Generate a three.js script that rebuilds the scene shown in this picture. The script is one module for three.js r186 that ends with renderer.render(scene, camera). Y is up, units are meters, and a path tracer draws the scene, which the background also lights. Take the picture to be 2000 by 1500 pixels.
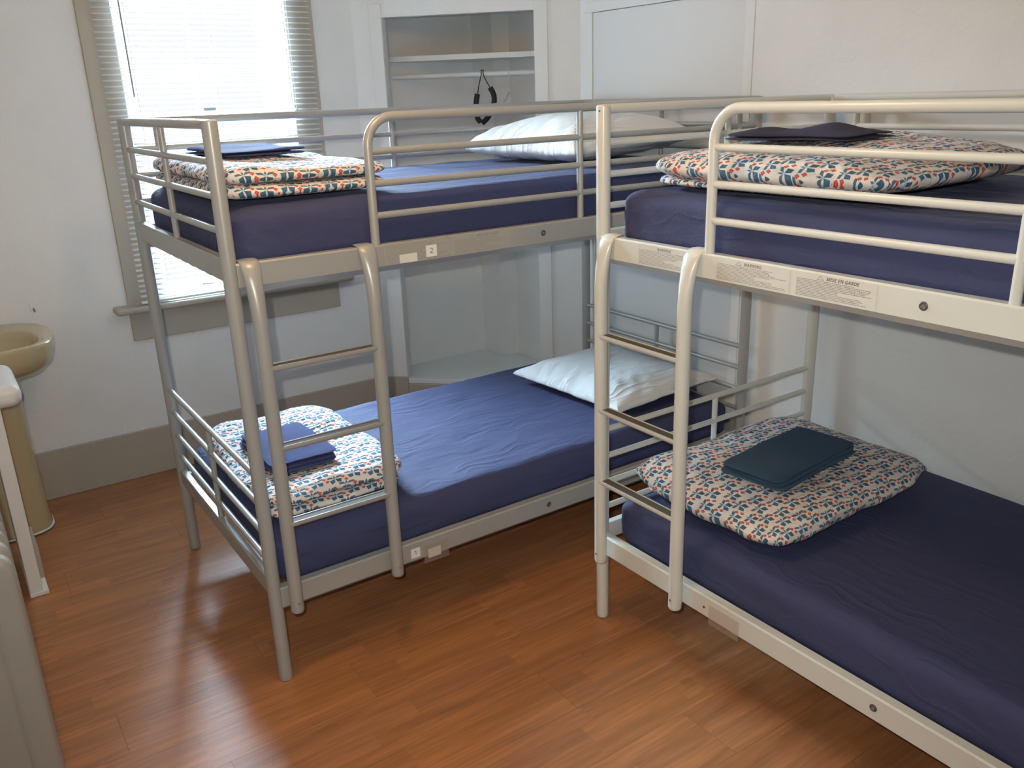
import * as THREE from 'three';
import { RectAreaLightUniformsLib } from 'three/addons/lights/RectAreaLightUniformsLib.js';
import { mergeGeometries } from 'three/addons/utils/BufferGeometryUtils.js';
import { RoundedBoxGeometry } from 'three/addons/geometries/RoundedBoxGeometry.js';

// ---------------------------------------------------------------- camera, sky, lights, exposure
const scene = new THREE.Scene();
const camera = new THREE.PerspectiveCamera(2 * Math.atan(750 / 1669.28) * 180 / Math.PI, 4 / 3, 0.03, 80);
camera.position.set(-0.6116, 1.6247, 2.1662);
camera.rotation.set(-0.3265, -0.5921, -0.0342, 'YXZ');
scene.add(camera);

const renderer = new THREE.WebGLRenderer({ antialias: true });
renderer.toneMapping = THREE.LinearToneMapping;
renderer.toneMappingExposure = 1.1;
renderer.shadowMap.enabled = true;
RectAreaLightUniformsLib.init();

// overcast daylight outside the window
scene.background = new THREE.Color().setRGB(0.90, 0.925, 0.95);
const skyLight = new THREE.RectAreaLight(new THREE.Color().setRGB(0.70, 0.86, 1.0), 9.5, 0.80, 1.55);
skyLight.position.set(0.547, 1.52, -2.06);
skyLight.lookAt(0.547, 1.52, 0);
scene.add(skyLight);
// bright break in the cloud, high in front of the window
const cloudLight = new THREE.RectAreaLight(new THREE.Color().setRGB(0.56, 0.79, 1.0), 250, 2.4, 1.6);
cloudLight.position.set(0.25, 3.3, -4.7);
cloudLight.lookAt(0.6, 0.6, -0.5);
scene.add(cloudLight);

// flash of the compact camera, just above and to the left of its lens
const flash = new THREE.SpotLight(new THREE.Color().setRGB(1.0, 0.95, 0.87), 7.0, 0, 54 * Math.PI / 180, 0.8, 2);
flash.position.copy(new THREE.Vector3(-0.045, 0.05, 0).applyEuler(camera.rotation).add(camera.position));
flash.target.position.copy(new THREE.Vector3(-0.045, 0.05, -3).applyEuler(camera.rotation).add(camera.position));
scene.add(flash.target);
flash.shadow.radius = 0.5;
flash.castShadow = true;
scene.add(flash);

// ---------------------------------------------------------------- helpers
let seed = 7;
function rnd() { seed = (seed * 1664525 + 1013904223) >>> 0; return seed / 4294967296; }
function hash3(x, y, z) { let h = (x * 374761393 + y * 668265263 + z * 2147483647) | 0; h = Math.imul(h ^ (h >>> 13), 1274126177); h ^= h >>> 16; return (h >>> 0) / 4294967296; }
function noise(x, y, z) {
  const X = Math.floor(x), Y = Math.floor(y), Z = Math.floor(z); let a = x - X, b = y - Y, c = z - Z;
  a = a * a * (3 - 2 * a); b = b * b * (3 - 2 * b); c = c * c * (3 - 2 * c);
  const L = (p, q, t) => p + (q - p) * t;
  return L(L(L(hash3(X, Y, Z), hash3(X + 1, Y, Z), a), L(hash3(X, Y + 1, Z), hash3(X + 1, Y + 1, Z), a), b),
    L(L(hash3(X, Y, Z + 1), hash3(X + 1, Y, Z + 1), a), L(hash3(X, Y + 1, Z + 1), hash3(X + 1, Y + 1, Z + 1), a), b), c) * 2 - 1;
}
const used = new Map();
function numbered(n) { const k = used.get(n) || 0; used.set(n, k + 1); return k ? n + '_' + String(k).padStart(3, '0') : n; }
function shadows(o) { o.castShadow = true; o.receiveShadow = true; return o; }
function part(name, geo, m, parent, label) {
  const o = shadows(new THREE.Mesh(geo, m)); o.name = name; parent.add(o);
  if (label) o.userData.label = label;
  return o;
}
function thing(name, label, category, pos = [0, 0, 0], turn = 0, group) {
  const o = new THREE.Group(); o.name = numbered(name); o.position.set(...pos); o.rotation.y = turn;
  o.userData = { label, category }; if (group) o.userData.group = group;
  scene.add(o); return o;
}
function single(name, geo, m, label, category, pos = [0, 0, 0], turn = 0, group) {
  const o = shadows(new THREE.Mesh(geo, m)); o.name = numbered(name); o.position.set(...pos); o.rotation.y = turn;
  o.userData = { label, category }; if (group) o.userData.group = group;
  scene.add(o); return o;
}
function structure(name, geo, m) {
  const o = geo ? shadows(new THREE.Mesh(geo, m)) : new THREE.Group();
  o.name = name; o.userData.kind = 'structure'; scene.add(o); return o;
}
function bx(x0, x1, y0, y1, z0, z1) { const g = new THREE.BoxGeometry(x1 - x0, y1 - y0, z1 - z0); g.translate((x0 + x1) / 2, (y0 + y1) / 2, (z0 + z1) / 2); return metric(g); }
function rbx(x0, x1, y0, y1, z0, z1, r = 0.004) { const g = new RoundedBoxGeometry(x1 - x0, y1 - y0, z1 - z0, 2, r); g.translate((x0 + x1) / 2, (y0 + y1) / 2, (z0 + z1) / 2); return metric(g); }
// uv in metres from the side each vertex faces
function metric(g) {
  const p = g.attributes.position, n = g.attributes.normal, uv = new Float32Array(p.count * 2);
  for (let i = 0; i < p.count; i++) {
    const ax = Math.abs(n.getX(i)), ay = Math.abs(n.getY(i)), az = Math.abs(n.getZ(i));
    if (ay >= ax && ay >= az) { uv[2 * i] = p.getX(i); uv[2 * i + 1] = p.getZ(i); }
    else if (ax >= az) { uv[2 * i] = p.getZ(i); uv[2 * i + 1] = p.getY(i); }
    else { uv[2 * i] = p.getX(i); uv[2 * i + 1] = p.getY(i); }
  }
  g.setAttribute('uv', new THREE.BufferAttribute(uv, 2)); return g;
}
function smooth(g) {   // normals shared by vertices in one place
  g.computeVertexNormals();
  const p = g.attributes.position, n = g.attributes.normal, sum = new Map();
  const key = i => Math.round(p.getX(i) * 2e4) + '_' + Math.round(p.getY(i) * 2e4) + '_' + Math.round(p.getZ(i) * 2e4);
  for (let i = 0; i < p.count; i++) { const k = key(i), s = sum.get(k) || [0, 0, 0]; s[0] += n.getX(i); s[1] += n.getY(i); s[2] += n.getZ(i); sum.set(k, s); }
  for (let i = 0; i < p.count; i++) { const s = sum.get(key(i)), l = Math.hypot(...s) || 1; n.setXYZ(i, s[0] / l, s[1] / l, s[2] / l); }
  return g;
}
function rod(a, b, r, seg = 14) {
  const A = new THREE.Vector3(...a), B = new THREE.Vector3(...b), d = B.clone().sub(A);
  const g = new THREE.CylinderGeometry(r, r, d.length(), seg, 1);
  g.applyQuaternion(new THREE.Quaternion().setFromUnitVectors(new THREE.Vector3(0, 1, 0), d.normalize()));
  g.translate((a[0] + b[0]) / 2, (a[1] + b[1]) / 2, (a[2] + b[2]) / 2); return g;
}
function tube(pts, r, n = 40, seg = 12) { return new THREE.TubeGeometry(new THREE.CatmullRomCurve3(pts.map(p => new THREE.Vector3(...p)), false, 'centripetal'), n, r, seg, false); }
function extrudeAlongX(poly, x0, x1) {   // poly of [z, y]
  const s = new THREE.Shape(poly.map(([z, y]) => new THREE.Vector2(z, y)));
  const g = new THREE.ExtrudeGeometry(s, { depth: x1 - x0, bevelEnabled: false, curveSegments: 8 });
  // shape x -> z, shape y -> y, depth -> x
  const p = g.attributes.position;
  for (let i = 0; i < p.count; i++) { const z = p.getX(i), y = p.getY(i), x = p.getZ(i) + x0; p.setXYZ(i, x, y, z); }
  const idx = []; for (let i = 0; i < p.count; i += 3) idx.push(i, i + 2, i + 1);
  g.setIndex(idx); const h = g.toNonIndexed(); h.computeVertexNormals(); return metric(h);
}
// ---------------------------------------------------------------- materials
function canvasTexture(w, h, draw, srgb = true) {
  const c = document.createElement('canvas'); c.width = w; c.height = h; draw(c.getContext('2d'), w, h);
  const t = new THREE.CanvasTexture(c); t.wrapS = t.wrapT = THREE.RepeatWrapping; if (srgb) t.colorSpace = THREE.SRGBColorSpace;
  return t;
}
function dataTexture(w, h, fn, srgb) {
  const d = new Uint8Array(w * h * 4);
  for (let y = 0; y < h; y++) for (let x = 0; x < w; x++) { const v = fn(x, y), i = 4 * (y * w + x); d[i] = v[0]; d[i + 1] = v[1]; d[i + 2] = v[2]; d[i + 3] = 255; }
  const t = new THREE.DataTexture(d, w, h); t.magFilter = THREE.LinearFilter; t.minFilter = THREE.LinearMipmapLinearFilter; t.generateMipmaps = true;
  t.wrapS = t.wrapT = THREE.RepeatWrapping; if (srgb) t.colorSpace = THREE.SRGBColorSpace; t.needsUpdate = true; return t;
}
function tiled(x, y, n, per, z) {   // noise that repeats after per cells
  const X = Math.floor(x), Y = Math.floor(y); let a = x - X, b = y - Y; a = a * a * (3 - 2 * a); b = b * b * (3 - 2 * b);
  const h = (i, j) => hash3(((i % n) + n) % n, ((j % per) + per) % per, z); const L = (p, q, t) => p + (q - p) * t;
  return L(L(h(X, Y), h(X + 1, Y), a), L(h(X, Y + 1), h(X + 1, Y + 1), a), b);
}
const plasterBump = dataTexture(256, 256, (x, y) => { const v = 255 * (0.45 * tiled(x / 32, y / 32, 8, 8, 3) + 0.35 * tiled(x / 8, y / 8, 32, 32, 4) + 0.2 * tiled(x / 3.2, y / 3.2, 80, 80, 5)); return [v, v, v]; });
plasterBump.repeat.set(2.2, 2.2);
const plasterTone = dataTexture(256, 256, (x, y) => { const v = 247 + 8 * (tiled(x / 64, y / 64, 4, 4, 8) * 0.6 + tiled(x / 16, y / 16, 16, 16, 9) * 0.4); return [v, v, v]; }, true);
plasterTone.repeat.set(0.7, 0.7);
const weaveBump = dataTexture(128, 128, (x, y) => { const v = 128 + 60 * Math.sin(x * Math.PI / 4) * Math.sin(y * Math.PI / 4) + 40 * (hash3(x, y, 2) - 0.5); return [v, v, v]; });
weaveBump.repeat.set(18, 18);
const wrinkleBump = dataTexture(512, 512, (x, y) => {
  const wv = 6 * tiled(x / 64, y / 64, 8, 8, 21), r = 1 - Math.abs(2 * tiled(x / 128 + wv * 0.1, y / 24 + wv * 0.35, 4, 21, 22) - 1);
  const v = 255 * (0.55 * r * r + 0.3 * tiled(x / 40, y / 12, 13, 43, 23) + 0.15 * tiled(x / 3, y / 3, 170, 170, 24)); return [v, v, v];
});
wrinkleBump.repeat.set(1.6, 1.6);

const C = (r, g, b) => new THREE.Color().setRGB(r, g, b);
const M = {
  wall: new THREE.MeshStandardMaterial({ color: C(0.80, 0.82, 0.805), roughness: 0.75, map: plasterTone, bumpMap: plasterBump, bumpScale: 0.0012 }),
  ceiling: new THREE.MeshStandardMaterial({ color: C(0.85, 0.865, 0.85), roughness: 0.9 }),
  white: new THREE.MeshStandardMaterial({ color: C(0.76, 0.785, 0.77), roughness: 0.45 }),
  door: new THREE.MeshStandardMaterial({ color: C(0.69, 0.705, 0.70), roughness: 0.5 }),
  taupe: new THREE.MeshStandardMaterial({ color: C(0.43, 0.395, 0.325), roughness: 0.45 }),
  silver: new THREE.MeshPhysicalMaterial({ color: C(0.385, 0.395, 0.38), metalness: 0.15, roughness: 0.34 }),
  silverDark: new THREE.MeshStandardMaterial({ color: C(0.16, 0.15, 0.13), roughness: 0.6 }),
  ivory: new THREE.MeshPhysicalMaterial({ color: C(0.66, 0.665, 0.605), roughness: 0.3, clearcoat: 0.3, clearcoatRoughness: 0.2 }),
  tread: new THREE.MeshStandardMaterial({ color: C(0.10, 0.09, 0.075), roughness: 0.7 }),
  navy: new THREE.MeshPhysicalMaterial({ color: C(0.042, 0.050, 0.125), roughness: 0.8, sheen: 0.12, sheenRoughness: 0.5, sheenColor: C(0.4, 0.45, 0.7), bumpMap: wrinkleBump, bumpScale: 0.003 }),
  navyTowel: new THREE.MeshPhysicalMaterial({ color: C(0.05, 0.06, 0.17), roughness: 0.95, bumpMap: weaveBump, bumpScale: 0.0008 }),
  darkTowel: new THREE.MeshStandardMaterial({ color: C(0.028, 0.026, 0.055), roughness: 0.95, bumpMap: weaveBump, bumpScale: 0.0008 }),
  tealTowel: new THREE.MeshPhysicalMaterial({ color: C(0.034, 0.078, 0.135), roughness: 0.95, bumpMap: weaveBump, bumpScale: 0.0008 }),
  pillow: new THREE.MeshStandardMaterial({ color: C(0.72, 0.74, 0.73), roughness: 0.9, bumpMap: wrinkleBump, bumpScale: 0.004 }),
  china: new THREE.MeshPhysicalMaterial({ color: C(0.46, 0.39, 0.235), roughness: 0.12, clearcoat: 0.6, clearcoatRoughness: 0.05 }),
  radiator: new THREE.MeshStandardMaterial({ color: C(0.34, 0.34, 0.31), roughness: 0.5, metalness: 0.1 }),
  slat: new THREE.MeshStandardMaterial({ color: C(0.74, 0.74, 0.74), roughness: 0.4 }),
  cord: new THREE.MeshStandardMaterial({ color: C(0.75, 0.75, 0.73), roughness: 0.8 }),
  glass: new THREE.MeshPhysicalMaterial({ color: C(1, 1, 1), roughness: 0, transmission: 1, thickness: 0, ior: 1.5 }),
  black: new THREE.MeshStandardMaterial({ color: C(0.015, 0.015, 0.017), roughness: 0.7 }),
  steel: new THREE.MeshStandardMaterial({ color: C(0.5, 0.5, 0.5), metalness: 0.9, roughness: 0.35 }),
  darkSteel: new THREE.MeshStandardMaterial({ color: C(0.12, 0.12, 0.115), metalness: 0.6, roughness: 0.45 }),
  wood: new THREE.MeshStandardMaterial({ color: C(0.5, 0.38, 0.24), roughness: 0.7 }),
  tape: new THREE.MeshPhysicalMaterial({ color: C(0.97, 0.95, 0.93), roughness: 0.15, transmission: 0.93, thickness: 0 }),
  paper: new THREE.MeshStandardMaterial({ color: C(0.72, 0.71, 0.64), roughness: 0.85 }),
  outlet: new THREE.MeshStandardMaterial({ color: C(0.7, 0.69, 0.66), roughness: 0.4 }),
};
M.glass.side = THREE.DoubleSide;

// laminate print: three strips to a board, blocks of differing tone, fine grain
const laminate = (() => {
  const W = 1024, Hh = 512, rows = 9, blocks = [];
  for (let r = 0; r < rows; r++) { const cut = []; let x = 0; while (x < 1) { const l = 0.22 + 0.25 * hash3(r, cut.length, 77); cut.push([x, hash3(r, cut.length, 31), hash3(r, cut.length, 32)]); x += l; } blocks.push(cut); }
  return dataTexture(W, Hh, (px, py) => {
    const u = px / W, v = py / Hh * rows, r = Math.floor(v) % rows; let b = blocks[r][0]; for (const k of blocks[r]) if (u >= k[0]) b = k;
    const streak = tiled(u * 9 + b[1] * 5, v * 9, 512, 81, 5) * 0.55 + tiled(u * 30, v * 22, 30, 198, 6) * 0.3 + tiled(u * 4, v * 3, 4, 27, 7) * 0.5;
    const t = 0.90 + 0.09 * b[1] + 0.24 * (streak - 0.65), w = 0.95 + 0.1 * b[2];
    return [Math.min(255, 176 * t), Math.min(255, 119 * t * (0.97 + 0.03 * w)), Math.min(255, 78 * t * w * 0.97)];
  }, true);
})();
laminate.repeat.set(1 / 1.28, 1 / 0.57);
M.floor = new THREE.MeshPhysicalMaterial({ map: laminate, roughness: 0.40, clearcoat: 0.1, clearcoatRoughness: 0.25 });
M.subfloor = new THREE.MeshStandardMaterial({ color: C(0.12, 0.07, 0.04), roughness: 0.9 });

// duvet print: teal pinwheel blossoms and red four-dot clovers on cream
const print = canvasTexture(512, 400, (g, w, h) => {
  g.fillStyle = '#e9e3da'; g.fillRect(0, 0, w, h);
  const s = 97;
  const poly = (cx, cy, pts, f) => { g.fillStyle = f; g.beginPath(); pts.forEach(([x, y], i) => i ? g.lineTo(cx + x * s, cy + y * s) : g.moveTo(cx + x * s, cy + y * s)); g.closePath(); g.fill(); };
  const flower = (cx, cy) => {
    g.fillStyle = '#b9cfdc'; g.beginPath(); g.arc(cx, cy, s * 0.24, 0, 7); g.fill();
    for (const m of [-1, 1]) {
      poly(cx, cy, [[0.07 * m, 0.1], [0.86 * m, 0.26], [0.7 * m, 1.02], [0.14 * m, 0.8]], m < 0 ? '#46708f' : '#3f6784');
      poly(cx, cy, [[0.1 * m, -0.06], [0.4 * m, -0.5], [1.08 * m, -0.56], [1.0 * m, -0.2]], '#56748a');
    }
    poly(cx, cy, [[-0.16, -0.3], [0, -0.75], [0.17, -0.35], [0, -0.12]], '#5b7488');
  };
  const clover = (cx, cy) => {
    g.strokeStyle = '#c9685a'; g.lineWidth = 4; g.beginPath(); g.moveTo(cx, cy - 30); g.lineTo(cx, cy); g.stroke();
    for (const [x, y] of [[-1, 0], [1, 0], [0, -1], [0, 1]]) poly(cx + x * 16, cy + y * 16, [[-0.15, 0], [0, -0.16], [0.15, 0], [0, 0.16]], '#cf4a3c');
  };
  for (let r = -1; r < 3; r++) for (let c = -1; c < 3; c++) {
    const x = c * 256 + (r & 1 ? 128 : 0) + 64, y = r * 200 + 96 + (c & 1 ? 34 : -10);
    flower(x, y); clover(x + 112, y - 6); clover(x + 140, y + 62);
  }
});
print.repeat.set(1 / 0.120, 1 / 0.0938);
M.duvet = new THREE.MeshStandardMaterial({ map: print, color: C(0.93, 0.93, 0.93), roughness: 0.9, bumpMap: wrinkleBump, bumpScale: 0.007 });

// ---------------------------------------------------------------- room
const XL = -1.0, XR = 2.0, ZB = -1.83, ZF = 3.1, HC = 2.5;
const floor = structure('floor', bx(XL - 0.2, 2.3, -0.12, -0.012, -2.2, ZF + 0.2), M.subfloor);
{
  const variants = [];
  for (let i = 0; i < 8; i++) {
    const g = new THREE.BoxGeometry(1.2794, 0.012, 0.1894); g.translate(0.64, -0.006, 0.095); metric(g);
    const uv = g.attributes.uv, ou = rnd(), ov = 0.19 * Math.floor(rnd() * 3); for (let k = 0; k < uv.count; k++) uv.setXY(k, uv.getX(k) + ou * 1.28, uv.getY(k) + ov);
    variants.push(g);
  }
  let row = 0;
  for (let z = ZB - 0.02; z < ZF; z += 0.19, row++) for (let x = XL - 0.1 - [0, 0.42, 0.85, 0.2, 0.63][row % 5]; x < XR; x += 1.28) {
    const o = part('plank', variants[Math.floor(rnd() * 8)], M.floor, floor); o.position.set(x, 0, z);
  }
}
structure('ceiling', bx(XL - 0.2, 2.3, HC, HC + 0.12, -2.2, ZF + 0.2), M.ceiling);

// back wall with the window opening
const WX0 = 0.175, WX1 = 0.92, WY0 = 0.80, WY1 = 2.31;
{
  const s = new THREE.Shape([[XL - 0.1, -0.02], [1.30, -0.02], [1.30, HC], [XL - 0.1, HC]].map(p => new THREE.Vector2(...p)));
  s.holes.push(new THREE.Path([[WX0, WY0], [WX0, WY1], [WX1, WY1], [WX1, WY0]].map(p => new THREE.Vector2(...p))));
  const g = new THREE.ExtrudeGeometry(s, { depth: 0.16, bevelEnabled: false }); g.translate(0, 0, ZB - 0.16); metric(g);
  structure('wall_back', g, M.wall);
}
structure('wall_left', bx(XL - 0.15, XL, -0.02, HC, -2.0, ZF + 0.1), M.wall);
structure('wall_front', bx(XL - 0.1, 2.2, -0.02, HC, ZF, ZF + 0.15), M.wall);
// right wall with the blocked-off doorway
const DZ0 = -0.985, DZ1 = -0.115, DH = 1.955;
{
  const s = new THREE.Shape([[-1.07, -0.02], [DZ0, -0.02], [DZ0, DH], [DZ1, DH], [DZ1, -0.02], [ZF + 0.05, -0.02], [ZF + 0.05, HC], [-1.07, HC]].map(p => new THREE.Vector2(...p)));
  const g = new THREE.ExtrudeGeometry(s, { depth: 0.2, bevelEnabled: false });
  g.rotateY(-Math.PI / 2); g.translate(XR + 0.2, 0, 0); metric(g);   // shape x -> z, depth -> -x
  structure('wall_right', g, M.wall);
  const d = structure('door_1');
  part('door_panel', bx(XR + 0.001, XR + 0.045, 0.008, DH - 0.004, DZ0 + 0.004, DZ1 - 0.004), M.door, d);
  const t = structure('trim_1');
  part('door_casing', rbx(XR - 0.004, XR + 0.004, 0, DH + 0.03, DZ0 - 0.042, DZ0 + 0.002, 0.003), M.wall, t);
  part('door_casing', rbx(XR - 0.004, XR + 0.004, 0, DH + 0.03, DZ1 - 0.002, DZ1 + 0.042, 0.003), M.wall, t);
  part('door_head', rbx(XR - 0.005, XR + 0.004, DH - 0.002, DH + 0.042, DZ0 - 0.05, DZ1 + 0.05, 0.003), M.wall, t);
}
// diagonal wall with the closet opening; it runs from (1.24, -1.83) to (2.0, -1.07)
const DL = Math.hypot(0.76, 0.76), OP0 = 0.148, OP1 = 0.863, OPY0 = 0.205, OPY1 = 1.983;
const diag = (s, y, back) => [1.24 + s * Math.SQRT1_2 + back * Math.SQRT1_2, y, ZB + s * Math.SQRT1_2 - back * Math.SQRT1_2];
function onDiagonal(g) { g.rotateY(-Math.PI / 4); g.translate(1.24, 0, ZB); return g; }   // local x along the wall, -z into the closet
{
  const s = new THREE.Shape([[-0.02, -0.02], [DL + 0.02, -0.02], [DL + 0.02, HC], [-0.02, HC]].map(p => new THREE.Vector2(...p)));
  s.holes.push(new THREE.Path([[OP0, OPY0], [OP0, OPY1], [OP1, OPY1], [OP1, OPY0]].map(p => new THREE.Vector2(...p))));
  const g = new THREE.ExtrudeGeometry(s, { depth: 0.06, bevelEnabled: false }); g.translate(0, 0, -0.06); metric(g);
  structure('wall_corner', onDiagonal(g), M.wall);
  const t = structure('trim_2');
  part('closet_casing', onDiagonal(rbx(OP0 - 0.062, OP0 - 0.001, 0.225, OPY1 + 0.06, -0.005, 0.007, 0.003)), M.wall, t);
  part('closet_casing', onDiagonal(rbx(OP1 + 0.001, OP1 + 0.064, 0.225, OPY1 + 0.06, -0.005, 0.007, 0.003)), M.wall, t);
  part('closet_nosing', onDiagonal(rbx(OP0, OP1, 0.188, 0.214, -0.05, 0.006, 0.004)), M.white, t);
}
structure('wall_closet_back', bx(1.26, 2.3, -0.02, HC, -2.10, -1.96), M.wall);
structure('wall_closet_right', bx(2.085, 2.3, -0.02, HC, -1.96, -1.07), M.wall);
structure('wall_closet_chase', bx(1.98, 2.085, 0.0, HC, -1.96, -1.765), M.wall);
{
  const s = new THREE.Shape([[1.36, -1.955], [1.975, -1.955], [1.975, -1.76], [2.08, -1.76], [2.08, -1.075], [2.0, -1.12], [1.31, -1.81]].map(([x, z]) => new THREE.Vector2(x, -z)));
  const g = new THREE.ExtrudeGeometry(s, { depth: 0.2, bevelEnabled: false }); g.rotateX(-Math.PI / 2); metric(g);
  structure('floor_closet', g, M.white);
  const h = new THREE.ExtrudeGeometry(s, { depth: 0.1, bevelEnabled: false }); h.rotateX(-Math.PI / 2); h.translate(0, 2.32, 0); metric(h);
  structure('ceiling_closet', h, M.wall);
}
// baseboards
structure('baseboard_back', rbx(XL, 1.245, 0, 0.222, ZB, ZB + 0.014, 0.004), M.taupe);
structure('baseboard_corner', onDiagonal(rbx(0, OP0 - 0.0, 0, 0.222, 0, 0.012, 0.003)), M.taupe);
structure('baseboard_closet', onDiagonal(rbx(OP0, DL - 0.01, 0, 0.187, 0, 0.01, 0.003)), M.taupe);
structure('baseboard_right', rbx(XR - 0.013, XR, 0, 0.2, DZ1 + 0.05, ZF, 0.003), M.taupe);
structure('baseboard_left', rbx(XL, XL + 0.013, 0, 0.2, ZB + 0.02, ZF, 0.003), M.taupe);

// window: casing, stool, apron, two sashes
{
  const w = structure('window_1');
  part('casing', rbx(0.055, WX0 + 0.012, WY0 - 0.005, WY1 + 0.12, ZB, ZB + 0.02), M.taupe, w);
  part('casing', rbx(WX1 - 0.012, 1.04, WY0 - 0.005, WY1 + 0.12, ZB, ZB + 0.02), M.taupe, w);
  part('casing', rbx(0.055, 1.04, WY1, WY1 + 0.12, ZB, ZB + 0.022), M.taupe, w);
  part('window_stool', rbx(-0.008, 1.102, 0.774, 0.803, ZB - 0.06, ZB + 0.085, 0.012), M.taupe, w);
  part('apron', rbx(0.055, 1.04, 0.640, 0.775, ZB, ZB + 0.018), M.taupe, w);
  for (const x of [WX0, WX1 - 0.012]) part('jamb', bx(x, x + 0.012, WY0, WY1, ZB - 0.16, ZB), M.white, w);
  part('head_jamb', bx(WX0, WX1, WY1 - 0.012, WY1, ZB - 0.16, ZB), M.white, w);
  part('outer_sill', bx(WX0, WX1, WY0 - 0.02, WY0 + 0.002, ZB - 0.2, ZB - 0.06), M.white, w);
  const sash = (y0, y1, z, top, bot) => {
    const s = new THREE.Group(); s.name = 'sash'; w.add(s);
    part('stile', bx(WX0 + 0.013, 0.248, y0, y1, z - 0.018, z + 0.018), M.white, s);
    part('stile', bx(0.848, WX1 - 0.013, y0, y1, z - 0.018, z + 0.018), M.white, s);
    part('sash_rail', bx(0.248, 0.848, y1 - top, y1, z - 0.018, z + 0.018), M.white, s);
    part('sash_rail', bx(0.248, 0.848, y0, y0 + bot, z - 0.018, z + 0.018), M.white, s);
    part('pane', bx(0.246, 0.850, y0 + bot - 0.004, y1 - top + 0.004, z - 0.002, z + 0.002), M.glass, s);
    return s;
  };
  sash(1.56, WY1 - 0.013, ZB - 0.115, 0.05, 0.04);
  const low = sash(WY0 + 0.003, 1.60, ZB - 0.075, 0.04, 0.055);
  part('sash_lock', rbx(0.52, 0.575, 1.60, 1.615, ZB - 0.085, ZB - 0.06, 0.004), M.darkSteel, low);
  part('sash_lift', rbx(0.40, 0.45, 0.835, 0.85, ZB - 0.06, ZB - 0.045, 0.004), M.darkSteel, low);
}

// ---------------------------------------------------------------- bunk beds
const W = 0.979, L = 1.952, HT = 1.59;
const G = { top: 1.580, r2: 1.4924, r3: 1.4078, r4: 1.3224, ut: 1.2446, ub: 1.1846, lt: 0.3113, lb: 0.2496, e: [0.6512, 0.5632, 0.4754, 0.3924] };
function beamProfile(t, b) { return [[0.020, b], [0.020, t - 0.004], [0.016, t], [-0.008, t], [-0.008, b - 0.018], [-0.0015, b - 0.018]]; }
function ladderRail(u) {
  // path in (w, h) with half-widths along u and across
  const path = [[0.047, 0.236, 0.011, 0.011], [0.047, 0.239, 0.017, 0.017], [0.047, 0.246, 0.019, 0.019]];
  for (let i = 1; i <= 8; i++) path.push([0.047, 0.246 + (1.08 - 0.246) * i / 8, 0.019, 0.019]);
  path.push([0.046, 1.12, 0.0195, 0.019], [0.043, 1.16, 0.021, 0.0175], [0.037, 1.20, 0.023, 0.015], [0.030, 1.228, 0.025, 0.011], [0.020, 1.243, 0.0255, 0.007], [0.006, 1.2485, 0.0255, 0.004], [-0.012, 1.2485, 0.0255, 0.003]);
  const seg = 20, pos = [], idx = [];
  path.forEach(([w, h, ru, rn], i) => {
    const a = path[Math.max(0, i - 1)], b = path[Math.min(path.length - 1, i + 1)], tx = b[0] - a[0], ty = b[1] - a[1], l = Math.hypot(tx, ty);
    const nw = ty / l, nh = -tx / l;
    for (let k = 0; k < seg; k++) { const t = k / seg * 2 * Math.PI; pos.push(u + ru * Math.cos(t), h + nh * rn * Math.sin(t), w + nw * rn * Math.sin(t)); }
  });
  for (let i = 0; i < path.length - 1; i++) for (let k = 0; k < seg; k++) { const a = i * seg + k, b = i * seg + (k + 1) % seg, c = a + seg, d = b + seg; idx.push(a, c, b, b, c, d); }
  for (const [base, rev] of [[0, 0], [(path.length - 1) * seg, 1]]) { const c = pos.length / 3; const p = path[base ? path.length - 1 : 0]; pos.push(u, p[1], p[0]); for (let k = 0; k < seg; k++) { const a = base + k, b = base + (k + 1) % seg; rev ? idx.push(c, b, a) : idx.push(c, a, b); } }
  const g = new THREE.BufferGeometry(); g.setAttribute('position', new THREE.Float32BufferAttribute(pos, 3)); g.setIndex(idx); g.computeVertexNormals(); g.setAttribute('uv', new THREE.Float32BufferAttribute(new Float32Array(pos.length / 3 * 2), 2)); return g;
}
function rungGeometry(u0, u1, h) {
  const pts = [[-0.017, 0.005], [-0.014, 0.005], [-0.014, 0.001], [0.014, 0.001], [0.014, 0.005], [0.017, 0.005]];
  for (let i = 0; i <= 12; i++) { const t = i / 12 * Math.PI; pts.push([0.017 * Math.cos(t), -0.015 * Math.sin(t)]); }
  return extrudeAlongX(pts.map(([z, y]) => [z + 0.047, y + h]), u0, u1);
}
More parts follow.
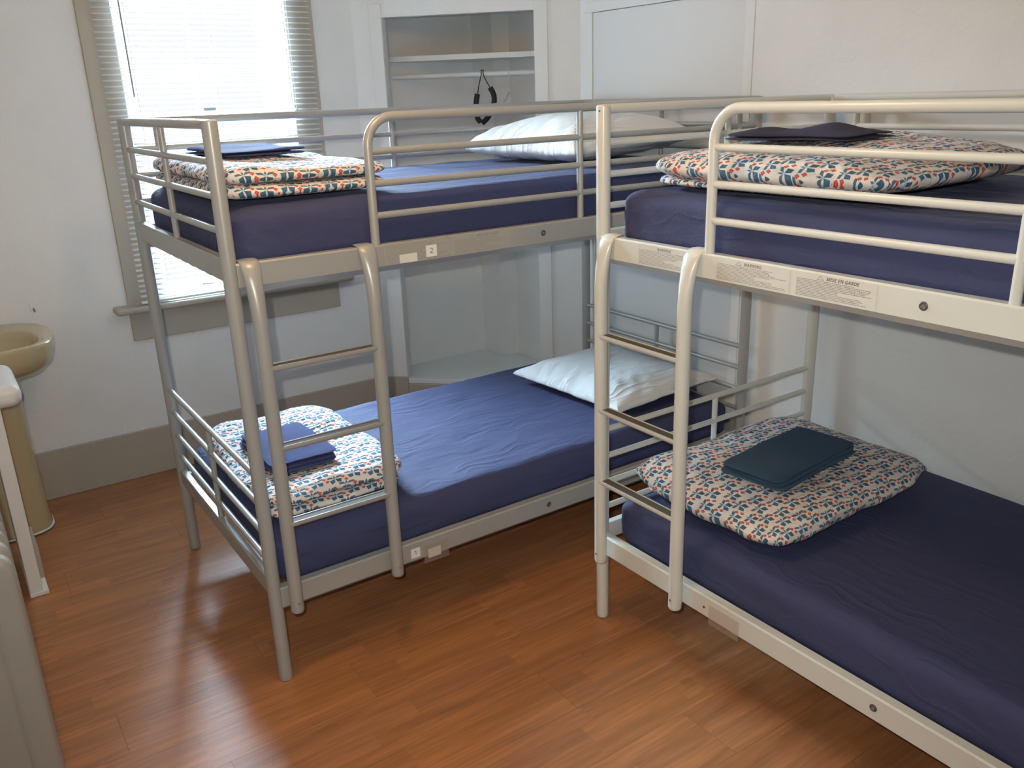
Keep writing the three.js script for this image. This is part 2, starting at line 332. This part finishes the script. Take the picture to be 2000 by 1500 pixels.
function bunkBed(label, m, pos, turn) {
  const bed = thing('bunk_bed', label, 'bunk bed', pos, turn);
  const P = (name, g, mat = m, parent = bed, lab) => part(name, g, mat, parent, lab);
  for (const u of [0, L]) for (const w of [0, -W]) {
    const pr = []; for (const [r, y] of [[0.0001, 0], [0.0165, 0], [0.019, 0.004], [0.0195, 0.02], [0.0195, HT - 0.004], [0.017, HT], [0.0001, HT + 0.001]]) pr.push(new THREE.Vector2(r, y));
    const g = new THREE.LatheGeometry(pr, 24); g.translate(u, 0, w); P('post', g);
  }
  // side beams with a turned-in lower lip
  for (const [t, b] of [[G.ut, G.ub], [G.lt, G.lb]]) {
    P('side_beam', extrudeAlongX(beamProfile(t, b), 0.012, L - 0.012));
    const g = extrudeAlongX(beamProfile(t, b), 0.012, L - 0.012); g.rotateY(Math.PI); g.translate(L, 0, -W); P('side_beam', g);
  }
  for (const u of [0, L]) {
    P('end_beam', rbx(u - 0.012, u + 0.012, 1.196, 1.257, -W + 0.01, -0.01, 0.003));
    P('end_beam', rbx(u - 0.012, u + 0.012, 0.282, 0.337, -W + 0.01, -0.01, 0.003));
    P('end_top_rail', rod([u, G.top, -W], [u, G.top, 0], 0.0125));
    for (const h of [G.r2, G.r3, G.r4]) P('end_rail', rod([u, h, -W], [u, h, 0], 0.0092));
    for (const h of G.e) P('end_rail', rod([u, h, -W], [u, h, 0], 0.0092));
    P('end_upright', rod([u, 1.25, -W / 2], [u, G.top, -W / 2], 0.0092));
    P('end_upright', rod([u, 0.33, -W / 2], [u, G.e[0], -W / 2], 0.0092));
  }
  // front guard with its bent corner, back guard over the whole length
  const R = 0.075, gu = 0.405, gw = 0.006, pts = [[gu, G.ut - 0.03, gw], [gu, 1.35, gw], [gu, G.top - R - 0.03, gw]];
  for (let i = 0; i <= 8; i++) { const t = Math.PI / 2 * i / 8; pts.push([gu + R - R * Math.cos(t), G.top - R + R * Math.sin(t), gw]); }
  pts.push([gu + R + 0.05, G.top, gw], [1.0, G.top, gw], [1.6, G.top, gw], [L, G.top, gw]);
  P('guard_tube', tube(pts, 0.0125, 160, 16));
  for (const h of [G.r2, G.r3, G.r4]) P('guard_rail', rod([gu, h, gw], [L, h, gw], 0.0095));
  for (const u of [1.127, L - 0.1]) P('guard_upright', rod([u, G.ut - 0.02, gw], [u, G.top, gw], 0.0105));
  P('guard_tube', rod([0, G.top, -W], [L, G.top, -W], 0.0125));
  for (const h of [G.r2, G.r3, G.r4]) P('guard_rail', rod([0, h, -W], [L, h, -W], 0.0095));
  for (const u of [0.1, L / 2, L - 0.1]) P('guard_upright', rod([u, G.ut - 0.02, -W], [u, G.top, -W], 0.0105));
  // ladder
  const lad = new THREE.Group(); lad.name = 'ladder'; bed.add(lad);
  for (const u of [0.046, 0.368]) { P('ladder_rail', ladderRail(u), m, lad); P('bolt', rod([u, 0.272, 0.06], [u, 0.272, 0.0675], 0.0035), M.steel, lad); }
  for (const h of [0.9713, 0.7465, 0.52]) {
    P('rung', rungGeometry(0.05, 0.364, h), m, lad);
    P('tread', bx(0.064, 0.35, h + 0.001, h + 0.003, 0.0335, 0.0605), M.tread, lad, 'dark tread strip');
  }
  // bolts in the side beams
  for (const h of [(G.ut + G.ub) / 2, (G.lt + G.lb) / 2]) {
    const b = P('bolt', new THREE.TorusGeometry(0.0065, 0.0028, 8, 18), M.darkSteel); b.position.set(L / 2 - 0.008, h, 0.0205);
    P('bolt_centre', rod([L / 2 - 0.008, h, 0.018], [L / 2 - 0.008, h, 0.0215], 0.005), M.steel);
  }
  // slats that carry the mattresses
  for (const h of [1.196, 0.262]) for (let i = 0; i < 11; i++) { const u = 0.14 + i * (L - 0.28) / 10; P('slat', bx(u - 0.03, u + 0.03, h, h + 0.014, -W + 0.007, -0.007), M.wood); }
  return bed;
}
const silverBed = bunkBed('silver-grey metal bunk bed with ladder, standing in front of the window', M.silver, [0, 0, 0], 0);
const whiteBed = bunkBed('cream-white metal bunk bed with ladder, standing along the right wall', M.ivory, [0.9564, 0, 0.32], -Math.PI / 2);

// stickers and tapes on the beams (flat print)
function finePrint(w, h, bg, ink, title, triangle) {
  return canvasTexture(w, h, (g) => {
    g.fillStyle = bg; g.fillRect(0, 0, w, h); g.fillStyle = ink;
    const top = title ? h * 0.26 : h * 0.08;
    if (title) { g.font = 'italic bold ' + Math.round(h * 0.19) + 'px sans-serif'; g.fillText(title, w * 0.40, h * 0.21); }
    if (triangle) { g.strokeStyle = ink; g.lineWidth = 3; g.beginPath(); g.moveTo(w * 0.33, h * 0.05); g.lineTo(w * 0.37, h * 0.21); g.lineTo(w * 0.29, h * 0.21); g.closePath(); g.stroke(); }
    let k = 0;
    for (let y = top; y < h * 0.95; y += h * 0.062, k++) {
      let x = w * 0.03; const end = w * (k > 5 && k < 8 ? 0.55 : 0.72 + 0.25 * hash3(k, w, 3));
      g.globalAlpha = 0.75; while (x < end) { const l = 4 + 14 * hash3(k, Math.round(x), 9); g.fillRect(x, y, l, h * 0.026); x += l + 4; } g.globalAlpha = 1;
    }
  });
}
function sticker(bed, name, u0, u1, h0, h1, tex, label, dz = 0.0204) {
  const g = new THREE.BoxGeometry(u1 - u0, h1 - h0, 0.0004); g.translate((u0 + u1) / 2, (h0 + h1) / 2, dz);
  const m = tex.isMaterial ? tex : new THREE.MeshStandardMaterial({ map: tex, roughness: 0.6 });
  return part(name, g, m, bed, label);
}
sticker(whiteBed, 'warning_label', 0.165, 0.345, 1.188, 1.241, finePrint(720, 220, '#cfccc2', '#6b675f', 'WARNING', false), 'pale sticker with grey fine print');
sticker(whiteBed, 'warning_label', 0.437, 0.655, 1.188, 1.241, finePrint(860, 220, '#d3d0c6', '#6b675f', 'WARNING', true), 'pale sticker with grey fine print');
sticker(whiteBed, 'warning_label', 0.668, 0.868, 1.188, 1.241, finePrint(800, 220, '#d3d0c6', '#55524b', 'MISE EN GARDE', true), 'pale sticker headed MISE EN GARDE');
sticker(silverBed, 'warning_label', 0.42, 0.635, 1.187, 1.243, finePrint(860, 220, '#a2a29c', '#8b8b85', '', false), 'grey sticker with faded fine print');
sticker(silverBed, 'warning_label', 0.64, 0.845, 1.187, 1.243, finePrint(820, 220, '#a5a59e', '#85857f', 'MISE EN GARDE', true), 'grey sticker with faded fine print');
sticker(silverBed, 'name_tape', 0.467, 0.523, 1.186, 1.210, M.paper, 'blank strip of white tape', 0.0212);
const numberTex = n => canvasTexture(128, 128, (g) => { g.fillStyle = '#e8e7e2'; g.fillRect(0, 0, 128, 128); g.fillStyle = '#3a3a3a'; g.font = '76px sans-serif'; g.textAlign = 'center'; g.fillText(n, 66, 90); });
sticker(silverBed, 'number_sticker', 0.552, 0.587, 1.193, 1.226, numberTex('2'), 'white square sticker reading 2', 0.0212);
sticker(silverBed, 'number_sticker', 0.430, 0.462, 0.258, 0.291, numberTex('1'), 'white square sticker reading 1', 0.0212);
sticker(silverBed, 'plastic_sleeve', 0.474, 0.565, 0.226, 0.288, M.tape, 'clear plastic sleeve', 0.0216);
sticker(silverBed, 'paper_tag', 0.490, 0.536, 0.240, 0.272, M.paper, 'cream paper tag', 0.0210);
sticker(whiteBed, 'plastic_sleeve', 0.47, 0.575, 0.232, 0.292, M.tape, 'clear plastic sleeve', 0.0214);
part('bolt', rod([0.452, 0.276, 0.019], [0.452, 0.276, 0.0225], 0.003), M.darkSteel, whiteBed);
part('bolt', rod([0.006, 1.575, 0.018], [0.006, 1.575, 0.0205], 0.0022), M.darkSteel, whiteBed);

// ---------------------------------------------------------------- bedding
function mattressGeometry(l, w, h, s, foot) {
  const nx = 150, ny = 14, nz = 70, r = 0.04, g = new THREE.BoxGeometry(l, h, w, nx, ny, nz), p = g.attributes.position, n = g.attributes.normal;
  const uv = new Float32Array(p.count * 2);
  for (let i = 0; i < p.count; i++) {
    let x = p.getX(i), y = p.getY(i), z = p.getZ(i);
    const up = n.getY(i), nxv = Math.abs(n.getX(i)), nzv = Math.abs(n.getZ(i));
    uv[2 * i] = nxv > 0.5 ? z : x; uv[2 * i + 1] = Math.abs(up) > 0.5 ? z : y + (nzv > 0.5 ? z : 0);
    const cx = Math.max(-l / 2 + r * 2.3, Math.min(l / 2 - r * 2.3, x)), cy = Math.max(-h / 2 + r, Math.min(h / 2 - r, y)), cz = Math.max(-w / 2 + r, Math.min(w / 2 - r, z));
    let dx = (x - cx) / 2.3, dy = y - cy, dz = z - cz; const d = Math.hypot(dx, dy, dz) || 1e-9;
    const ox = dx / d, oy = dy / d, oz = dz / d, k = Math.min(d, r);
    x = cx + (d > r ? ox * r : dx) * 2.3; y = cy + (d > r ? oy * r : dy); z = cz + (d > r ? oz * r : dz);
    // sheet: soft waves on top, pulled folds down the sides near the ends
    const top = Math.max(0, oy) * (d >= r ? 1 : 1);
    const wv = 0.004 * noise(x * 3 + s, z * 4, s) + 0.0022 * noise(x * 9 + s, z * 14, s + 5);
    if (y > 0) y += wv * Math.min(1, (y / (h / 2)));
    const side = Math.max(Math.abs(z) - (w / 2 - 0.03), 0) / 0.03, end = Math.exp(-Math.max(0, foot * 0 + (l / 2 - Math.abs(x))) / 0.16);
    const fold = Math.sin(x * 95 + 18 * y / h + 4 * noise(x * 6, y * 5, s)) * 0.0035 * end * Math.max(0, 1 - Math.abs(y) / (h / 2));
    z += Math.sign(z) * side * (fold + 0.003 * noise(x * 7, y * 16, s + 2) + 0.002 * noise(x * 22 + y * 30, y * 20, s + 3));
    const bul = Math.cos(Math.min(1, Math.abs(y) / (h / 2)) * Math.PI / 2) * 0.006; z += Math.sign(z) * side * bul;
    p.setXYZ(i, x, y, z);
  }
  g.setAttribute('uv', new THREE.BufferAttribute(uv, 2)); return smooth(g);
}
function mattress(label, bed, y, h, s) {
  const g = mattressGeometry(1.885, 0.938, h, s, 1); g.translate(1.885 / 2 + 0.033, h / 2, -W / 2);
  return single('mattress', g, M.navy, label, 'mattress', [bed.position.x, y, bed.position.z], bed.rotation.y, 'mattresses in navy fitted sheets');
}
mattress('navy sheeted mattress on the upper bunk of the silver bed', silverBed, 1.211, 0.163, 1);
mattress('navy sheeted mattress on the lower bunk of the silver bed', silverBed, 0.277, 0.158, 12);
mattress('navy sheeted mattress on the upper bunk of the white bed', whiteBed, 1.211, 0.160, 23);
mattress('navy sheeted mattress on the lower bunk of the white bed', whiteBed, 0.277, 0.155, 34);

// soft slab: closed cushion of plan 2a x 2b and height h; n sets how flat, k how square the plan
function softSlab(a, b, h, o = {}) {
  const { n = 6, k = 7, nx = 64, nz = 64, s = 0, amp = 0.006, fine = 0.0015, flatBottom = 0.75, corner = 0, dent = null, lift = null, skew = 0 } = o;
  const pos = [], uv = [], idx = [];
  for (const side of [1, -1]) for (let j = 0; j <= nz; j++) for (let i = 0; i <= nx; i++) {
    const U = Math.sin((i / nx * 2 - 1) * Math.PI / 2), V = Math.sin((j / nz * 2 - 1) * Math.PI / 2);
    const big = Math.max(Math.abs(U), Math.abs(V)) || 1e-9, q = Math.pow(Math.pow(Math.abs(U), k) + Math.pow(Math.abs(V), k), 1 / k), f = q > 1e-12 ? Math.min(1.5, big / q) : 1;
    const X0 = U * f, Z0 = V * f, cor = 1 + corner * Math.pow(Math.abs(U * V), 6);
    let x = X0 * a * cor, z = Z0 * b * cor;
    const e = Math.max(0, 1 - Math.pow(big, n)), prof = Math.pow(e, 0.5);
    let y = side * h / 2 * prof * (side < 0 ? flatBottom : 1);
    const wob = amp * noise(x * 6 + s, z * 6 - s, s + (side < 0 ? 9 : 0)) + fine * noise(x * 26 + s, z * 26, s + 3);
    y += side > 0 ? wob * Math.min(1, prof * 1.3) : 0;
    const edge = Math.pow(big, 5);
    x += edge * Math.sign(U) * Math.abs(U) * (amp * 0.9 * noise(z * 9, s, 1) + fine * 1.5 * noise(z * 30, y * 40, s)); z += edge * V * (amp * 0.9 * noise(x * 9, s, 4) + fine * 1.5 * noise(x * 30, y * 40, s + 8));
    if (dent && side > 0) y -= dent(x, z) * Math.min(1, prof * 1.2);
    if (lift) y += lift(x, z);
    x += skew * z;
    pos.push(x, y, z);
    const wx = Math.pow(Math.abs(U), 4), wz = Math.pow(Math.abs(V), 4), drop = (h / 2 - y * 0.9);
    uv.push(X0 * a + Math.sign(U) * wx * drop, -(Z0 * b + Math.sign(V) * wz * drop));
  }
  const S = (nx + 1) * (nz + 1);
  for (let t = 0; t < 2; t++) for (let j = 0; j < nz; j++) for (let i = 0; i < nx; i++) {
    const A = t * S + j * (nx + 1) + i, B = A + 1, Cc = A + nx + 1, D = Cc + 1;
    t ? idx.push(A, B, Cc, B, D, Cc) : idx.push(A, Cc, B, B, Cc, D);
  }
  const g = new THREE.BufferGeometry(); g.setAttribute('position', new THREE.Float32BufferAttribute(pos, 3)); g.setAttribute('uv', new THREE.Float32BufferAttribute(uv, 2)); g.setIndex(idx);
  return smooth(g);
}
const gauss = (x, z, cx, cz, r) => Math.exp(-((x - cx) ** 2 + (z - cz) ** 2) / (r * r));
function duvet(label, pos, turn, layers) {
  const t = thing('folded_duvet', label, 'duvet', pos, turn, 'folded patterned duvets');
  for (const l of layers) { const o = part('folded_layer', softSlab(l.a, l.b, l.h, l), M.duvet, t); o.position.set(l.x || 0, l.y, l.z || 0); o.rotation.y = l.turn || 0; }
  return t;
}
// upper bunk, silver bed
duvet('patterned duvet folded flat on the upper bunk of the silver bed', [0.275, 1.381, -0.50], 0, [
  { a: 0.232, b: 0.438, h: 0.046, y: 0.022, s: 3, n: 18, k: 10, amp: 0.006 },
  { a: 0.236, b: 0.434, h: 0.048, y: 0.060, s: 8, n: 16, k: 10, amp: 0.010, x: 0.004, z: -0.002, dent: (x, z) => 0.008 * gauss(x, z, 0.0, 0.3, 0.12) }]);
// lower bunk, silver bed
duvet('patterned duvet folded flat on the lower bunk of the silver bed, lit by the window', [0.275, 0.441, -0.465], 0, [
  { a: 0.225, b: 0.362, h: 0.050, y: 0.024, s: 13, n: 16, k: 9, amp: 0.007 },
  { a: 0.232, b: 0.368, h: 0.060, y: 0.068, s: 18, n: 11, k: 8, amp: 0.014, dent: (x, z) => 0.018 * gauss(x, z, -0.03, 0.05, 0.2), x: 0.003 }]);
// upper bunk, white bed: long side along the room's z
duvet('plump patterned duvet folded on the upper bunk of the white bed', [1.365, 1.377, 0.76], 0, [
  { a: 0.352, b: 0.30, h: 0.034, y: 0.017, s: 23, n: 14, k: 8, z: -0.035, amp: 0.005 },
  { a: 0.370, b: 0.378, h: 0.088, y: 0.054, s: 28, n: 7, k: 4.5, flatBottom: 0.85, amp: 0.010, fine: 0.003, z: 0.006, lift: (x, z) => 0.020 * gauss(x, z, 0.28, -0.13, 0.28) - 0.006 * gauss(x, z, -0.3, 0.33, 0.2) }]);
// lower bunk, white bed
duvet('plump patterned duvet folded on the lower bunk of the white bed, under a teal towel', [1.40, 0.436, 0.635], 0, [
  { a: 0.325, b: 0.245, h: 0.05, y: 0.024, s: 33, n: 9, k: 7, amp: 0.006, fine: 0.003, turn: 0.02, z: -0.03, x: -0.012 },
  { a: 0.385, b: 0.288, h: 0.118, y: 0.061, s: 39, n: 4.6, k: 6, amp: 0.010, fine: 0.003, turn: 0.03, corner: 0.03, flatBottom: 0.98, lift: (x, z) => 0.022 * gauss(x, z, -0.30, -0.25, 0.13), dent: (x, z) => 0.010 * gauss(x, z, -0.03, 0.05, 0.13) }]);

function towel(label, m, pos, turn, a, b, sheets, o = {}) {
  const t = thing('folded_towel', label, 'towel', pos, turn);
  sheets.forEach((h, i) => { const q = part('towel_layer', softSlab(a - 0.003 * (i % 2), b - 0.004 * i, h, { n: 12, k: 12, nx: 40, nz: 40, amp: 0.004, fine: 0.0012, s: 50 + i * 3 + a * 100, flatBottom: 0.9, ...o }), m, t); q.position.y = sheets.slice(0, i).reduce((s, v) => s + v * 0.82, 0) + h * 0.45; });
  return t;
}
towel('navy blue folded towel on the upper bunk duvet of the silver bed', M.navyTowel, [0.27, 1.475, -0.62], 0.06, 0.125, 0.20, [0.012, 0.012], { amp: 0.012 });
towel('navy blue folded towel on the lower bunk duvet of the silver bed', M.navyTowel, [0.222, 0.534, -0.408], 0.0, 0.108, 0.172, [0.016, 0.016, 0.014], { amp: 0.006 });
towel('dark rumpled navy towel on the upper bunk duvet of the white bed', M.darkTowel, [1.37, 1.487, 0.665], 0.12, 0.125, 0.185, [0.010, 0.012], { amp: 0.004, n: 8, lift: (x, z) => 0.024 * gauss(x, z, 0.0, 0.07, 0.075) + 0.010 * gauss(x, z, 0.0, -0.12, 0.06) });
towel('teal blue folded towel on the lower bunk duvet of the white bed', M.tealTowel, [1.366, 0.565, 0.69], 0.10, 0.205, 0.108, [0.014, 0.014, 0.013], { amp: 0.006, lift: (x, z) => -0.10 * (x * x + z * z) });

function pillow(label, pos, rot, a, b, h, s) {
  const g = softSlab(a, b, h, { n: 2.3, k: 14, nx: 80, nz: 80, s, amp: 0.008, fine: 0.0022, flatBottom: 0.55, corner: 0.10 });
  const p = g.attributes.position;
  for (let i = 0; i < p.count; i++) { const x = p.getX(i), z = p.getZ(i), e = Math.max(Math.abs(x) / a, Math.abs(z) / b); p.setY(i, p.getY(i) + 0.006 * Math.sin(z * 70 + 30 * x + 5 * noise(x * 5, z * 5, s)) * Math.pow(Math.min(1, e), 4) * (1 - Math.min(1, e)) * 4); }
  smooth(g);
  const o = single('pillow', g, M.pillow, label, 'pillow', pos, 0, 'white pillows on the silver bed'); o.rotation.set(...rot, 'YXZ'); return o;
}
pillow('plump white pillow on the upper bunk of the silver bed', [1.565, 1.441, -0.565], [0, 0.05, 0.05], 0.285, 0.325, 0.22, 61);
pillow('flat white pillow on the lower bunk of the silver bed', [1.652, 0.483, -0.445], [0, 0.04, 0.03], 0.258, 0.315, 0.135, 71);

// ---------------------------------------------------------------- window blind
{
  const b = thing('window_blind', 'white horizontal slat blind hanging in front of the window', 'blind', [0.557, 0.805, ZB + 0.047]);
  const X = 0.452, top = 1.62;
  part('head_rail', rbx(-X, X, top, top + 0.03, -0.015, 0.015, 0.002), M.slat, b);
  part('bottom_rail', rbx(-X, X, 0.002, 0.014, -0.012, 0.012, 0.004), M.slat, b);
  const prof = [], tilt = 0.22; for (let i = 0; i <= 6; i++) { const t = i / 6 - 0.5; prof.push([t * 0.025, 0.0022 * (1 - 4 * t * t)]); }
  const loop = [...prof, ...prof.slice().reverse().map(([z, y]) => [z, y - 0.0007])].map(([z, y]) => [z * Math.cos(tilt) + y * Math.sin(tilt), y * Math.cos(tilt) - z * Math.sin(tilt)]);
  const g = extrudeAlongX(loop, -X, X);
  for (let i = 0, y = 0.036; y < top - 0.01; y += 0.0228, i++) part('slat', g, M.slat, b).position.y = y;
  for (const x of [-0.33, 0, 0.33]) for (const z of [-0.0125, 0.0125]) part('ladder_cord', rod([x, 0.01, z], [x, top, z], 0.0007, 6), M.cord, b);
  for (const x of [0.325, 0.345]) part('pull_cord', rod([x, 0.80, 0.019], [x, top, 0.019], 0.0016, 6), M.cord, b);
  part('cord_tassel', new THREE.ConeGeometry(0.006, 0.03, 10), M.cord, b).position.set(0.345, 0.80, 0.019);
  part('tilt_wand', rod([-0.345, 0.86, 0.021], [-0.35, top, 0.021], 0.0035, 8), new THREE.MeshPhysicalMaterial({ color: C(0.30, 0.30, 0.36), roughness: 0.2 }), b, 'grey tilt wand');
}

// ---------------------------------------------------------------- closet fittings
{
  // local x along the diagonal wall, -z into the closet
  const s = new THREE.Shape([[1.40, -1.955], [1.975, -1.955], [1.975, -1.76], [2.08, -1.76], [2.08, -1.28]].map(([x, z]) => new THREE.Vector2(x, -z)));
  const g = new THREE.ExtrudeGeometry(s, { depth: 0.024, bevelEnabled: false }); g.rotateX(-Math.PI / 2); g.translate(0, 1.795, 0); metric(g);
  single('closet_shelf', g, M.white, 'white shelf across the top of the corner closet', 'shelf');
  const A = [1.50, 1.725, -1.955], B = [2.085, 1.725, -1.37];
  single('closet_rod', rod(A, B, 0.0125, 16), M.white, 'white hanging rod below the closet shelf', 'rod');
  const at = t => [A[0] + (B[0] - A[0]) * t, 1.725, A[2] + (B[2] - A[2]) * t];
  const d = [Math.SQRT1_2, Math.SQRT1_2], into = [Math.SQRT1_2, -Math.SQRT1_2];
  const P3 = (o, s, y, k = 0) => [o[0] + d[0] * s + into[0] * k, y, o[2] + d[1] * s + into[1] * k];
  const o = at(0.555);
  const h = thing('padded_hanger', 'black padded strap hanger on the closet rod', 'hanger');
  part('hook', tube([P3(o, 0.0, 1.742, 0.012), P3(o, 0.0, 1.742, -0.012), P3(o, 0, 1.72, -0.016), P3(o, -0.006, 1.7084, -0.005), P3(o, -0.018, 1.6684, 0), P3(o, -0.026, 1.6284, 0)], 0.0022, 40, 8), M.black, h);
  part('hook', tube([P3(o, 0.008, 1.742, 0.012), P3(o, 0.010, 1.742, -0.012), P3(o, 0.012, 1.72, -0.016), P3(o, 0.03, 1.6764, 0), P3(o, 0.042, 1.6564, 0)], 0.0022, 40, 8), M.black, h);
  part('pad', tube([P3(o, -0.027, 1.6324), P3(o, -0.034, 1.5964), P3(o, -0.036, 1.5564), P3(o, -0.030, 1.5164), P3(o, -0.016, 1.4964)], 0.0135, 30, 10), M.black, h);
  part('pad', tube([P3(o, 0.04, 1.6604), P3(o, 0.056, 1.6284), P3(o, 0.058, 1.5964), P3(o, 0.044, 1.5564), P3(o, 0.020, 1.5164), P3(o, -0.008, 1.4924)], 0.0135, 30, 10), M.black, h);
  const w = at(0.72), e = thing('wire_hanger', 'white wire hanger on the closet rod', 'hanger');
  part('hook', tube([P3(w, 0, 1.70, -0.014), P3(w, 0, 1.725, -0.0145), P3(w, 0, 1.7415, 0), P3(w, 0, 1.725, 0.0145), P3(w, 0, 1.70, 0.008), P3(w, 0, 1.64, 0)], 0.002, 30, 8), M.slat, e);
  part('frame', tube([P3(w, 0, 1.64), P3(w, -0.04, 1.60, 0.09), P3(w, -0.075, 1.565, 0.17), P3(w, -0.07, 1.555, 0.165), P3(w, 0, 1.553, 0), P3(w, 0.055, 1.555, -0.115), P3(w, 0.06, 1.565, -0.12), P3(w, 0.03, 1.60, -0.06), P3(w, 0, 1.64)], 0.002, 80, 8), M.slat, e);
}

// ---------------------------------------------------------------- pedestal sink
{
  const t = thing('pedestal_sink', 'beige glazed pedestal sink against the window wall', 'sink', [-0.555, 0, -1.575]);
  function loft(rings, seg = 64) {   // rings: [ax, az, y, cz, exponent]
    const pos = [], idx = [];
    rings.forEach(([ax, az, y, cz = 0, e = 3]) => { for (let k = 0; k < seg; k++) { const a = k / seg * 2 * Math.PI, c = Math.cos(a), s = Math.sin(a), q = Math.pow(Math.pow(Math.abs(c), e) + Math.pow(Math.abs(s), e), -1 / e); pos.push(ax * c * q, y, cz + az * s * q); } });
    for (let i = 0; i < rings.length - 1; i++) for (let k = 0; k < seg; k++) { const a = i * seg + k, b = i * seg + (k + 1) % seg; idx.push(a, a + seg, b, b, a + seg, b + seg); }
    const g = new THREE.BufferGeometry(); g.setAttribute('position', new THREE.Float32BufferAttribute(pos, 3)); g.setIndex(idx); g.setAttribute('uv', new THREE.Float32BufferAttribute(new Float32Array(pos.length / 3 * 2), 2)); g.computeVertexNormals(); return g;
  }
  const basin = part('basin', loft([[0.001, 0.001, 0.645, -0.06, 2.4], [0.12, 0.10, 0.645, -0.06, 2.4], [0.17, 0.15, 0.652, -0.03, 2.6], [0.225, 0.205, 0.675, -0.01, 2.8], [0.255, 0.24, 0.71, 0, 3], [0.268, 0.25, 0.75, 0, 3], [0.272, 0.253, 0.785, 0, 3], [0.272, 0.253, 0.797, 0, 3], [0.266, 0.248, 0.803, 0, 3], [0.255, 0.24, 0.804, 0, 3],
    [0.225, 0.18, 0.800, 0.045, 3], [0.215, 0.17, 0.793, 0.045, 2.9], [0.205, 0.16, 0.77, 0.045, 2.8], [0.185, 0.145, 0.72, 0.04, 2.6], [0.15, 0.115, 0.685, 0.035, 2.4], [0.09, 0.07, 0.668, 0.03, 2.2], [0.001, 0.001, 0.664, 0.03, 2]]), M.china, t);
  part('drain', new THREE.TorusGeometry(0.02, 0.005, 8, 20).rotateX(Math.PI / 2).translate(0, 0.668, 0.03), M.steel, basin);
  part('pedestal', loft([[0.001, 0.001, 0.012, -0.03], [0.135, 0.125, 0.012, -0.03], [0.136, 0.126, 0.02, -0.03], [0.130, 0.120, 0.10, -0.03], [0.124, 0.112, 0.35, -0.03], [0.124, 0.110, 0.55, -0.035], [0.135, 0.115, 0.66, -0.04]]), M.china, t);
  part('caulk', loft([[0.001, 0.001, 0.001, -0.03], [0.141, 0.131, 0.001, -0.03], [0.139, 0.129, 0.013, -0.03], [0.001, 0.001, 0.013, -0.03]]), M.white, t, 'white caulk line');
}
{
  const t = thing('wall_hook', 'small clear hook stuck on the wall above the sink', 'hook', [-0.306, 0.855, ZB]);
  part('hook_plate', rbx(-0.012, 0.012, -0.02, 0.02, 0, 0.004, 0.0018), M.white, t);
  part('hook_arm', tube([[0, -0.004, 0.003], [0, -0.016, 0.012], [0, -0.018, 0.02], [0, -0.008, 0.024]], 0.003, 20, 8), M.steel, t);
}
// white side table whose front leg and rounded top corner show
{
  const t = thing('side_table', 'white side table with rounded top beside the sink', 'table', [-0.735, 0, -1.13]);
  const top = new RoundedBoxGeometry(0.53, 0.08, 0.33, 5, 0.035); top.translate(0.012, 0.735, 0); part('table_top', top, M.white, t);
  for (const x of [0.165, -0.205]) { part('leg', rbx(x, x + 0.042, 0.014, 0.70, -0.15, 0.155, 0.004), M.white, t); part('foot', rbx(x - 0.002, x + 0.058, 0, 0.016, -0.155, 0.162, 0.003), M.white, t); }
  part('kick_board', rbx(0.208, 0.224, 0.0, 0.135, -0.15, 0.06, 0.003), M.taupe, t);
}
// grey column radiator in the near left corner
{
  const t = thing('radiator', 'grey painted column radiator in the lower left corner', 'radiator', [-0.70, 0, 0.14]);
  const s = new THREE.Shape(), w = 0.098, h = 0.70, r = 0.06; s.moveTo(-w, 0.06); s.lineTo(-w, h - r); s.quadraticCurveTo(-w, h, -w + r, h); s.lineTo(w - r, h); s.quadraticCurveTo(w, h, w, h - r); s.lineTo(w, 0.06); s.quadraticCurveTo(w, 0.04, w - 0.03, 0.04); s.lineTo(-w + 0.03, 0.04); s.quadraticCurveTo(-w, 0.04, -w, 0.06);
  for (const x of [-0.035, 0.035]) { const q = new THREE.Path(); q.moveTo(x - 0.007, 0.13); q.lineTo(x - 0.007, 0.59); q.lineTo(x + 0.007, 0.59); q.lineTo(x + 0.007, 0.13); q.closePath(); s.holes.push(q); }
  const g = new THREE.ExtrudeGeometry(s, { depth: 0.012, bevelEnabled: true, bevelThickness: 0.022, bevelSize: 0.02, bevelOffset: -0.018, bevelSegments: 5, curveSegments: 10 });
  for (let i = 0; i < 9; i++) part('section', g, M.radiator, t).position.z = -0.02 - i * 0.078;
  for (const z of [-0.02, -8 * 0.078 - 0.02]) for (const x of [-0.06, 0.06]) part('foot', rod([x, 0, z + 0.006], [x, 0.06, z + 0.006], 0.018), M.radiator, t);
  for (const y of [0.11, 0.63]) part('connector', rod([0, y, 0.0], [0, y, -0.66], 0.022), M.radiator, t);
}
// ceiling lamp over the free floor
{
  const lx = 0.16, lz = 0.42;
  const t = thing('ceiling_lamp', 'round glass ceiling lamp over the open floor', 'lamp', [lx, HC, lz]);
  part('canopy', new THREE.CylinderGeometry(0.15, 0.15, 0.02, 40).translate(0, -0.011, 0), M.white, t);
  const pr = []; for (let i = 0; i <= 14; i++) { const a = i / 14 * Math.PI / 2; pr.push(new THREE.Vector2(Math.max(0.0001, 0.14 * Math.sin(a)), -0.021 - 0.085 * Math.cos(a))); }
  part('shade', new THREE.LatheGeometry(pr, 40), new THREE.MeshStandardMaterial({ color: C(0.8, 0.78, 0.72), emissive: C(1, 0.72, 0.42), emissiveIntensity: 1.3, roughness: 0.4, side: THREE.DoubleSide }), t);
  const lamp = new THREE.PointLight(new THREE.Color().setRGB(1.0, 0.58, 0.23), 1.3, 0, 2);
  lamp.position.set(lx, HC - 0.17, lz); lamp.shadow.radius = 4; lamp.castShadow = true; scene.add(lamp);
}
renderer.render(scene, camera);
